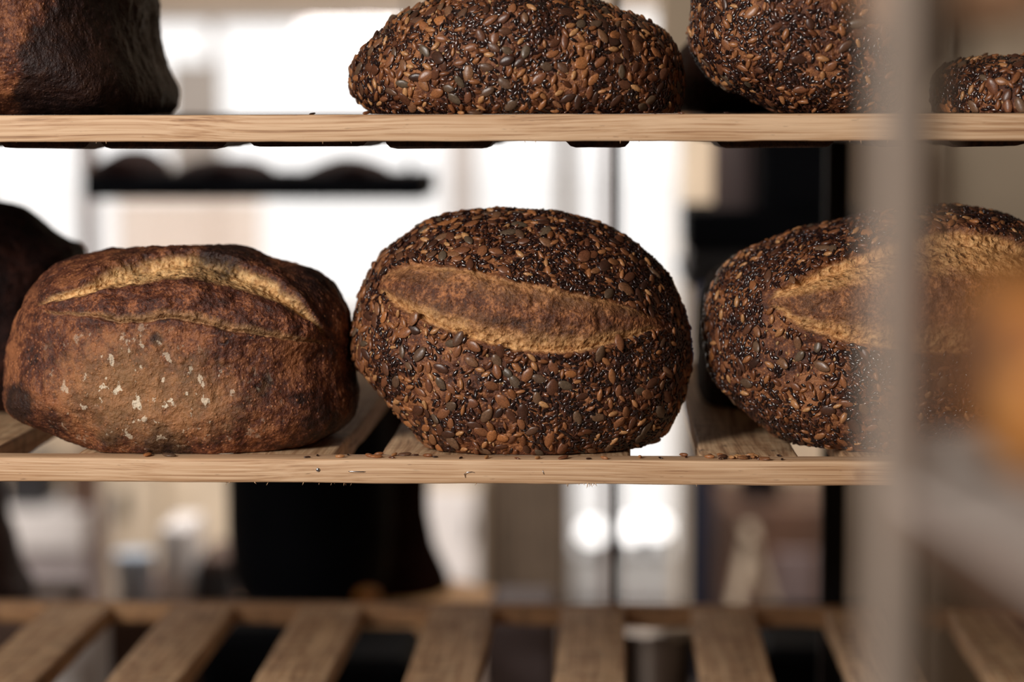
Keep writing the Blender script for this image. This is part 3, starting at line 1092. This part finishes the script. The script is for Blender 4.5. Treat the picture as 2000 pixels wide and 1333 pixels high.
out9 = [(1347, -30), (1346, 40), (1341, 72), (1352, 108), (1372, 142), (1406, 172), (1458, 196), (1510, 222), (1600, 250), (1700, 245), (1770, 200), (1800, 110), (1800, 0), (1770, -110), (1690, -190), (1570, -210), (1450, -170), (1370, -100)]
make_loaf('seeded_loaf', 'tall seed-crusted loaf rising out of the picture against the steel post, upper shelf', out9, .125, .115, Z_UP, MT['seed_crust'], group='seed-crusted loaves',
          seeds={'pumpkin': 130, 'sunflower': 330, 'flax': 5200, 'sesame': 60}, seed=10.0, n=140, p=2.2, bare=.1)
out10 = [(1812, 190), (1816, 150), (1836, 128), (1880, 114), (1950, 108), (2050, 106), (2150, 116), (2240, 150), (2270, 200), (2240, 240), (2100, 255), (1950, 255), (1850, 245), (1822, 225)]
make_loaf('seeded_loaf', 'low flat seed-crusted loaf past the steel post at the end of the upper shelf', out10, .12, .11, Z_UP, MT['seed_crust'], group='seed-crusted loaves',
          seeds={'pumpkin': 120, 'sunflower': 200, 'flax': 3000, 'sesame': 60}, parts=50, seed=11.0, n=120, p=2.3)
out11 = [(1310, 190), (1315, 130), (1340, 80), (1400, 50), (1480, 50), (1540, 90), (1560, 150), (1550, 210), (1440, 232), (1340, 228)]
make_loaf('dark_loaf', 'dark loaf in the shadow between two seeded loaves on the upper shelf', out11, .38, .09, Z_UP, MT['shaded_crust'], group='dark loaves in the back row', seed=12.0, n=60)

# ------------------------------------------------------------------ fallen seeds
rng = random.Random(12)


def loose(px_list, zt, where, group, label):
    for (px, yy, kind) in px_list:
        o = bpy.data.objects.new('fallen_seed', SEED_ME[kind])
        COL.objects.link(o)
        T = {'pumpkin': .0015, 'sunflower': .0015, 'flax': .0008}[kind]
        x = at(px, where, yy).x
        o.location = (x, yy, zt + T * .9)
        o.rotation_euler = (rng.uniform(-.25, .25), rng.uniform(-.15, .15), rng.uniform(0, 6.28))
        s_ = rng.uniform(.8, 1.05)
        o.scale = (s_, s_, s_)
        tag(o, label, 'seed', group)


lst = [(288, .012, 'pumpkin'), (330, .010, 'pumpkin'), (664, .008, 'sunflower'), (680, .02, 'flax'), (722, .012, 'sunflower'), (740, .022, 'sunflower'), (735, .008, 'pumpkin'), (770, .018, 'sunflower'),
       (790, .02, 'pumpkin'), (765, .006, 'flax'), (812, .02, 'flax'), (835, .014, 'sunflower'), (850, .010, 'flax'), (620, .016, 'flax'), (600, .006, 'flax'), (1250, .012, 'sunflower'), (1180, .006, 'sunflower'), (1100, .006, 'pumpkin'),
       (1050, .005, 'sunflower'), (1010, .004, 'flax'), (950, .006, 'sunflower'), (900, .006, 'flax'), (1150, .004, 'flax'), (1290, .010, 'flax'), (1340, .016, 'flax')]
for k in range(26):
    lst.append((rng.gauss(1450, 45), rng.uniform(.004, .06) if 0 else rng.uniform(.004, .026), rng.choice(['flax', 'sunflower', 'flax', 'pumpkin', 'sunflower'])))
loose(lst, Z_LO, 888, 'loose seeds on the stapled shelf', 'loose brown seed fallen on the top of the stapled shelf edge')
loose([(716, .012, 'sunflower'), (900, .012, 'sunflower'), (928, .01, 'pumpkin'), (1008, .012, 'flax'), (1168, .008, 'pumpkin'), (880, .01, 'flax'), (1330, .012, 'flax'), (1420, .01, 'flax'), (1280, .008, 'flax'), (610, .012, 'flax')],
      Z_UP, 222, 'loose seeds on the upper shelf', 'loose brown seed fallen on the top of the upper shelf edge')

# ------------------------------------------------------------------ the nearer trolley
YN = -.98
tr_ = thing('steel_trolley', 'blurred steel trolley upright with wooden slat shelves nearest the viewer', 'trolley', at(1745, 1300, YN))
c = at(1766, 700, YN)
h = .0089
V, Fc = rbox((-h, -h, 0), (h, h, 1.95), .0012)
o = mesh('post', V, Fc, MT['post'], None, smooth=False)
o.data.transform(Matrix.Rotation(math.radians(28), 4, 'Z'))
o.data.transform(Matrix.Translation((c.x, c.y, 0)))
local(o, tr_)
# lower board, turned a little, and the edge of the upper board
def atd(px, py, d):
    return at(px, py, CAM.y + d)


zb = atd(1745, 850, .95).z


def on_z(px, py, z):
    d_ = at(px, py, CAM.y + 1.0) - CAM
    return CAM + d_ * ((z - CAM.z) / d_.z)


poly = [on_z(1752, 845, zb), on_z(1768, 965, zb), on_z(2010, 1108, zb), on_z(2420, 1330, zb), on_z(2700, 1000, zb), on_z(2400, 845, zb)]


def prism(name, poly, th, mat, parent, down=0.0):
    n_ = len(poly)
    V = [(p.x, p.y, p.z - down) for p in poly] + [(p.x, p.y, p.z - down - th) for p in poly]
    Fc = [list(range(n_)), list(range(n_, 2 * n_))[::-1]] + [[i + n_, (i + 1) % n_ + n_, (i + 1) % n_, i] for i in range(n_)]
    o_ = mesh(name, V, Fc, mat, None, smooth=False)
    bv = o_.modifiers.new('bevel', 'BEVEL')
    bv.width = .0015
    return local(o_, parent)


prism('shelf_board', poly, .004, MT['tray'], tr_)
prism('shelf_rail', poly, .012, MT['umber'], tr_, .0042)
pbox('shelf_rail', 1748, 52, 1892, 160, YN, .02, MT['dark_slat'], tr_)
pbox('upper_board', 1738, -70, 2060, 46, YN + .0, .10, MT['board'], tr_)
outg = [(1846, 720), (1856, 640), (1900, 560), (2000, 502), (2140, 490), (2260, 540), (2330, 660), (2330, 800), (2260, 900), (2110, 950), (1960, 920), (1866, 830)]


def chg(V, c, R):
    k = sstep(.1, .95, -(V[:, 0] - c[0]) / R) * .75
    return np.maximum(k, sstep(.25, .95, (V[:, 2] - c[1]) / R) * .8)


V, Q, attrs, ex, nrm = loaf_shape(outg, YN - .05, .06, zb, n=60, seed=14.0, charf=chg)
lc = V.mean(0)
lc[2] = zb
o = mesh('golden_loaf', V - lc, Q, MT['gold_crust'], None, attrs=attrs)
o.location = lc
tag(o, 'blurred golden loaf on the nearest trolley, past the steel post', 'bread')

# ------------------------------------------------------------------ behind the rack
# low bench that carries the tubs seen through the bottom slats
bn = thing('low_bench', 'low dark bench behind the rack under the tubs and pans', 'bench', (0, 1.2, 0))
box('bench_top', (-1.2, .95, .46), (1.2, 1.6, .50), MT['umber'], bn)
for xx in (-1.15, 1.09):
    for yy in (1.0, 1.5):
        box('leg', (xx, yy, 0), (xx + .06, yy + .06, .46), MT['umber'], bn)


def on_bench(name, label, cat, x0, y0, x1, Y, depth, mat, zb_=.50):
    a_, b_ = at(x0, y0, Y), at(x1, y0, Y)
    o_ = box(name, (a_.x, Y, zb_), (b_.x, Y + depth, a_.z), mat, None, .012)
    origin(o_, ((a_.x + b_.x) / 2, Y + depth / 2, zb_))
    return tag(o_, label, cat)


def tub(name, label, cat, px, py, r, Y, mat, zb_, handle=False):
    a_ = at(px, py, Y)
    hgt = a_.z - zb_
    root = thing(name, label, cat, (a_.x, Y, zb_))
    lathe('body', [(r * .72, 0), (r * .8, .004), (r * .96, hgt * .96), (r, hgt), (r * .93, hgt), (r * .9, hgt * .94), (r * .7, .01)], (a_.x, Y, zb_), mat, root)
    lathe('rim', [(r * .99, hgt * .955), (r * 1.04, hgt * .96), (r * 1.05, hgt * .99), (r * 1.0, hgt * 1.0)], (a_.x, Y, zb_), mat, root)
    return root


on_bench('plastic_crate', 'black crate on the low bench seen through the slats below the pot', 'crate', 385, 1232, 570, .98, .2, MT['black'])
on_bench('storage_box', 'mauve grey box on the low bench beside the black crates', 'box', 945, 1205, 1085, .98, .2, MT['mauve'])
on_bench('plastic_crate', 'black crate on the low bench under the round table', 'crate', 640, 1290, 800, .98, .2, MT['black'])
on_bench('plastic_crate', 'black crate on the low bench past the steel can', 'crate', 1490, 1268, 1760, 1.15, .3, MT['black'])
tub('steel_can', 'shiny round steel can seen through the slats of the lowest shelf', 'can', 1278, 1222, .055, 1.15, MT['steel'], .50)
on_bench('white_tub', 'tall white tub on the low bench, seen between the lowest slats', 'tub', 60, 1215, 176, .96, .12, MT['white'])
# round table with the black pot and the brown sack
Yt = 1.45
ct = at(725, 1182, Yt)
rt = thing('round_table', 'small round tan wooden table behind the rack, under the black pot', 'table', (ct.x, Yt, 0))
lathe('tabletop', [(.0, 0), (.205, 0), (.213, .006), (.213, .024), (.206, .03), (.0, .03)], (ct.x, Yt, ct.z - .03), MT['tan'], rt, 64)
lathe('column', [(.03, .52), (.03, ct.z - .03)], (ct.x, Yt, 0), MT['black'], rt, 24)
lathe('base', [(.11, .5005), (.11, .515), (.03, .52)], (ct.x, Yt, 0), MT['black'], rt, 32)
zt_ = ct.z
a_ = at(606, 1100, Yt - .06)
pt = thing('cooking_pot', 'tall black round-bottomed pot on the small round table', 'pot', (a_.x, Yt - .06, zt_))
lathe('body', [(.0, .0), (.065, 0), (.095, .02), (.112, .06), (.117, .12), (.117, .25), (.112, .31), (.118, .315), (.118, .322), (.0, .322)], (a_.x, Yt - .06, zt_), MT['black'], pt)
lid = lathe('lid', [(.119, .3225), (.11, .335), (.04, .352), (.0, .356)], (a_.x, Yt - .06, zt_), MT['black'], pt)
knob = lathe('knob', [(.0, .3561), (.015, .3565), (.012, .372), (.022, .38), (.0, .386)], (a_.x, Yt - .06, zt_), MT['black'])
knob.parent = lid
knob.matrix_parent_inverse = Matrix.Translation(-Vector(pt.location)) @ Matrix.Translation(Vector(pt.location))
a_ = at(768, 1100, Yt + .115)
sk = thing('flour_sack', 'dark brown sack standing against the black pot on the round table', 'sack', (a_.x, Yt + .115, zt_))
lathe('body', [(.0, .0), (.085, 0), (.082, .02), (.062, .07), (.052, .12), (.056, .2), (.066, .27), (.05, .31), (.03, .32)], (a_.x, Yt + .115, zt_), MT['brown_sack'], sk, wob=.03)
lathe('tied_neck', [(.03, .3205), (.022, .335), (.034, .36), (.04, .38), (.0, .375)], (a_.x, Yt + .115, zt_), MT['brown_sack'], sk, wob=.08)

outb = [(690, 1172), (692, 1158), (702, 1149), (718, 1146), (734, 1150), (744, 1160), (745, 1174), (730, 1184), (705, 1184)]
make_loaf('glint_roll', 'orange-brown lump added as glint on the table between the black pot and the sack', outb, 1.29, .022, zt_, MT['gold_crust'], cat='bread', seed=31.0, n=24, rough=.3)  # added lump whose crust colour stands in for an orange glint
Yf_ = 4.1
fg = thing('fridge', 'white fridge partly hidden by the brown sack, beside the brown curtain', 'fridge', at(885, 1160, Yf_))
pbox('body', 800, 952, 932, 1298, Yf_, .28, MT['cream'], fg)
pbox('door', 803, 955, 929, 1140, Yf_ - .02, .0195, MT['white'], fg)
pbox('drawer', 803, 1144, 929, 1196, Yf_ - .02, .0195, MT['white'], fg)
pbox('handle', 915, 1010, 921, 1060, Yf_ - .04, .0195, MT['dark_steel'], fg)

# dark loaf low at the picture's edge, on a stool
a_ = at(0, 1180, 1.25)
a2, b2 = at(-270, 1180, 1.14), at(70, 1180, 1.14)
o = box('wooden_crate', (a2.x, 1.13, .50), (b2.x, 1.42, a_.z), MT['umber'], None, .006)
origin(o, ((a2.x + b2.x) / 2, 1.27, .5))
tag(o, 'dark wooden crate on the low bench under the reddish dark loaf', 'crate')
outl = [(60, 1165), (40, 1120), (28, 1060), (14, 1000), (0, 940), (-40, 880), (-130, 850), (-240, 880), (-280, 990), (-280, 1120), (-240, 1185), (-100, 1200), (30, 1195)]
make_loaf('dark_loaf', 'dark reddish loaf below the stapled shelf at the picture edge', outl, 1.25, .10, a_.z, MT['shaded_crust'], seed=15.0, n=50)

# hanging plank with dark loaves
Yp = 1.6
pk = thing('wall_plank', 'blurred dark plank carrying three dark loaves before the bright window', 'shelf', at(500, 385, Yp))
pbox('board', 161, 339, 830, 390, Yp, .22, MT['black'], pk)
for px in (188, 800):
    p_ = at(px, 360, Yp + .2)
    tube('hanger', [(p_.x, Yp + .2, p_.z), (p_.x, Yp + .2, ZC)], .003, MT['dark_steel'], pk, 8)
zp = at(500, 339, Yp + .0).z
bl = [('dark loaf at the far corner of the hanging plank from the pointed loaf', [(160, 346), (172, 330), (205, 308), (245, 290), (290, 292), (325, 318), (336, 346), (330, 362), (260, 368), (176, 362)]),
      ('dark flat loaf in the middle of the hanging plank', [(340, 352), (352, 326), (400, 308), (450, 306), (510, 316), (548, 340), (556, 360), (450, 368), (350, 364)]),
      ('dark humped loaf at the pointed end of the hanging plank', [(562, 356), (585, 338), (625, 318), (665, 306), (702, 306), (745, 320), (785, 340), (846, 354), (835, 372), (760, 376), (640, 370), (575, 366)])]
for k, (lb, oo) in enumerate(bl):
    make_loaf('dark_loaf', lb, oo, Yp + .08, .08, zp, MT['shaded_crust'], group='dark loaves on the hanging plank', seed=20.0 + k, n=40)

# dark machine on a wall shelf
Ym = 1.5
cm = thing('coffee_machine', 'blurred black machine in two blocks on the wall shelf behind the slashed loaf', 'machine', at(1500, 545, Ym))
pbox('body', 1342, 412, 1690, 492, Ym, .3, MT['black'], cm)
pbox('tower', 1494, 200, 1650, 411, Ym + .02, .25, MT['black'], cm)
pbox('drip_tray', 1345, 493, 1690, 530, Ym, .3, MT['charcoal'], cm)
cn = at(1436, 411, Ym + .12)
lathe('steel_canister', [(.0, 0), (.032, 0), (.034, .004), (.034, .2), (.03, .206), (.0, .21)], (cn.x, Ym + .12, cn.z), MT['mauve'], None)
tag(bpy.context.scene.objects['steel_canister'], 'grey canister standing on the low block of the black machine', 'canister')
ws = thing('wall_shelf', 'thin dark wall shelf under the black machine', 'shelf', at(1500, 548, Ym))
pz = at(1500, 530.5, Ym).z
box('board', (at(1335, 540, Ym).x, Ym - .02, pz - .02), (XR, Ym + .34, pz), MT['charcoal'], ws)

# partition with the beige wall
a_ = at(1648, 300, 1.95)
structure(box('wall_partition', (a_.x, 1.95, 0), (XR, 2.05, ZC), MT['wall']))
hp, hq = at(1288, -400, 1.95), at(1288, 135, 1.95)
structure(box('wall_header', (hp.x, 1.95, hq.z), (a_.x, 2.05, ZC), MT['wall']))
a_ = at(1836, 300, 1.94)
structure(box('trim_1', (a_.x - .006, 1.925, 0), (a_.x + .006, 1.95, ZC), MT['cream']))

# lower band: cabinets, curtain, ladder
Yc_ = 3.4
cb = thing('grey_cabinet', 'lilac grey cabinet with pale worktop far behind the lowest shelf', 'cabinet', at(60, 1165, Yc_))
a_, b_ = at(-300, 1070, Yc_), at(168, 1070, Yc_)
box('body', (a_.x, Yc_, 0), (b_.x, Yc_ + .25, a_.z), MT['lilac'], cb)
zz = at(60, 1004, Yc_ - .02).z
box('worktop', (a_.x, Yc_ - .02, a_.z), (b_.x, Yc_ + .25, zz), MT['white'], cb)
for (x0, x1, nm, lb) in ((8, 84, 'storage_box', 'dark grey box on the pale worktop of the grey cabinet, away from the wooden post'), (128, 166, 'storage_box', 'dark brown box on the pale worktop beside the wooden post')):
    a2, b2 = at(x0, 900, Yc_ + .05), at(x1, 900, Yc_ + .05)
    o = box(nm, (a2.x, Yc_ + .05, zz), (b2.x, Yc_ + .22, a2.z), MT['charcoal'] if x0 < 50 else MT['umber'], None)
    origin(o, ((a2.x + b2.x) / 2, Yc_ + .17, zz))
    tag(o, lb, 'box')
a_, b_ = at(168, 1000, Yc_ - .1), at(192, 1000, Yc_ - .1)
structure(box('trim_2', (a_.x, Yc_ - .1, 0), (b_.x, Yc_ - .05, ZC), MT['umber']))
cp = thing('cupboard', 'tall beige cupboard with a dark handle beside the wooden post', 'cupboard', at(240, 1165, 3.7))
a_, b_ = at(194, 800, 3.7), at(300, 800, 3.7)
box('body', (a_.x, 3.7, 0), (b_.x, 4.0, a_.z), MT['cream'], cp)
a2, b2 = at(228, 960, 3.68), at(246, 1008, 3.68)
box('handle', (a2.x, 3.67, b2.z), (b2.x, 3.7, a2.z), MT['dark_steel'], cp)
cp2 = thing('cupboard', 'tall cream cupboard without a handle behind the black pot', 'cupboard', at(380, 1165, 3.8))
a_, b_ = at(320, 780, 3.8), at(470, 780, 3.8)
box('body', (a_.x, 3.8, 0), (b_.x, 4.1, a_.z), MT['cream'], cp2)
box('plinth', (a_.x + .01, 3.79, 0), (b_.x - .01, 3.8, .08), MT['umber'], cp2)
cpb = thing('counter', 'long low counter carrying the blue bucket, paper stack and dark scale', 'counter', (at(330, 1165, 2.0).x, 2.2, 0))
a_, b_ = at(196, 1203, 2.0), at(470, 1203, 2.0)
box('body', (a_.x, 2.02, 0), (b_.x, 2.4, a_.z - .03), MT['umber'], cpb)
box('worktop', (a_.x, 2.0, a_.z - .03), (b_.x, 2.42, a_.z), MT['umber'], cpb)
zc = a_.z
tub('bucket', 'pale blue bucket on the low counter', 'bucket', 262, 1080, .036, 2.1, MT['blue'], zc)
a2, b2 = at(312, 1032, 2.1), at(368, 1032, 2.1)
o = box('paper_stack', (a2.x, 2.1, zc), (b2.x, 2.25, a2.z), MT['white'], None)
origin(o, ((a2.x + b2.x) / 2, 2.17, zc))
tag(o, 'tall white stack of paper on the low counter between bucket and scale', 'stack')
sc_ = thing('kitchen_scale', 'dark low scale on the counter beside the black pot', 'scale', (at(418, 1165, 2.1).x, 2.15, zc))
a2, b2 = at(378, 1110, 2.1), at(455, 1110, 2.1)
box('body', (a2.x, 2.1, zc), (b2.x, 2.25, a2.z), MT['charcoal'], sc_)
box('pan', (a2.x + .008, 2.09, a2.z), (b2.x - .004, 2.25, a2.z + .02), MT['umber'], sc_)


def curtain(name, label, x0, x1, Y, ztop, mat, folds, seed, zlow=.02):
    a3, b3 = at(x0, 1000, Y), at(x1, 1000, Y)
    nx, nz = folds * 14, 12
    V, Fc = [], []
    for s_ in (0, 1):
        for i in range(nx + 1):
            for j in range(nz + 1):
                u = i / nx
                z_ = zlow + (ztop - zlow) * j / nz
                y_ = Y + .022 * math.sin(u * folds * 2 * math.pi + .4 * math.sin(z_ * 3 + seed)) + .008 * math.sin(u * folds * 5.1 + seed) + s_ * .004
                V.append((a3.x + (b3.x - a3.x) * u, y_, z_))
    N = (nx + 1) * (nz + 1)
    for i in range(nx):
        for j in range(nz):
            q = [i * (nz + 1) + j, (i + 1) * (nz + 1) + j, (i + 1) * (nz + 1) + j + 1, i * (nz + 1) + j + 1]
            Fc.append(q)
            Fc.append([k + N for k in q[::-1]])
    o_ = mesh(name, V, Fc, mat)
    origin(o_, ((a3.x + b3.x) / 2, Y, zlow))
    return tag(o_, label, 'curtain')


curtain('sheer_curtain', 'pale translucent half curtain in the window below the hanging plank', 236, 520, 4.56, at(300, 388, 4.56).z, MT['sheer'], 5, 3.0, at(300, 636, 4.56).z)
curtain('curtain', 'brown linen curtain hanging beside the glazed door', 932, 1112, 4.45, 1.05, MT['curtain'], 5, 1.0)
curtain('curtain', 'navy curtain hanging between the glazed door and the ladder', 1338, 1412, 3.72, 1.15, MT['navy'], 3, 2.0)
kc = thing('wooden_cabinet', 'dark brown wooden cabinet behind the stepladder', 'cabinet', at(1520, 1165, 3.0))
a_, b_ = at(1412, 900, 3.2), at(1700, 900, 3.2)
box('body', (a_.x, 3.2, 0), (b_.x, 3.6, at(1412, 992, 3.2).z), MT['umber'], kc)
a2, b2 = at(1512, 1078, 3.19), at(1592, 1170, 3.19)
box('door', (a2.x, 3.185, .1), (b2.x, 3.2, a2.z), MT['mauve'], kc)
bp = at(1482, 990, 3.35)
lathe('black_bowl', [(.0, 0), (.05, 0), (.055, .004), (.05, .03), (.035, .12), (.03, .15), (.0, .152)], (bp.x, 3.35, at(1412, 992, 3.2).z), MT['black'], None)
tag(bpy.context.scene.objects['black_bowl'], 'black tapered pot on top of the dark wooden cabinet', 'pot')
ld = thing('stepladder', 'pale wooden stepladder standing before the dark cabinet', 'ladder', at(1475, 1200, 2.9))
for dy in (0, .09):
    p0, p1, p2 = at(1468, 1060, 2.8), at(1440, 1190, 2.77), at(1512, 1190, 2.84)
    t0 = Vector((p0.x, 2.8 + dy, p0.z))
    for q in (p1, p2):
        d_ = (Vector((q.x, q.y + dy, q.z)) - t0)
        e_ = t0 + d_ * (t0.z / -d_.z if d_.z < 0 else 1)
        tube('leg', [t0, e_], .008, MT['ladder'], ld, 8)
box('top_step', (at(1458, 1060, 2.8).x, 2.78, p0.z), (at(1480, 1060, 2.8).x, 2.93, p0.z + .015), MT['ladder'], ld)

# glowing globes added outside the door to make blurred highlights
for k, (px, py) in enumerate(((1158, 1040), (1232, 1034), (1282, 1030))):
    Yo = 6.25
    a_ = at(px, py, Yo)
    bo = thing('highlight_globe', ['added glowing globe seen in the narrow pane of the glazed door', 'added glowing globe nearest the mullion in the wide pane of the glazed door', 'added glowing globe nearest the door frame in the wide pane'][k],
               'lamp', (a_.x, Yo, -.15), 'added glowing globes outside')
    lathe('pillar', [(.03, 0), (.03, a_.z + .15 - .03)], (a_.x, Yo, -.15), MT['charcoal'], bo, 20)
    lathe('globe', [(.0, -.0295), (.03, -.02), (.038, 0), (.03, .02), (.0, .032)], (a_.x, Yo, a_.z), MT['glow'], bo, 24)
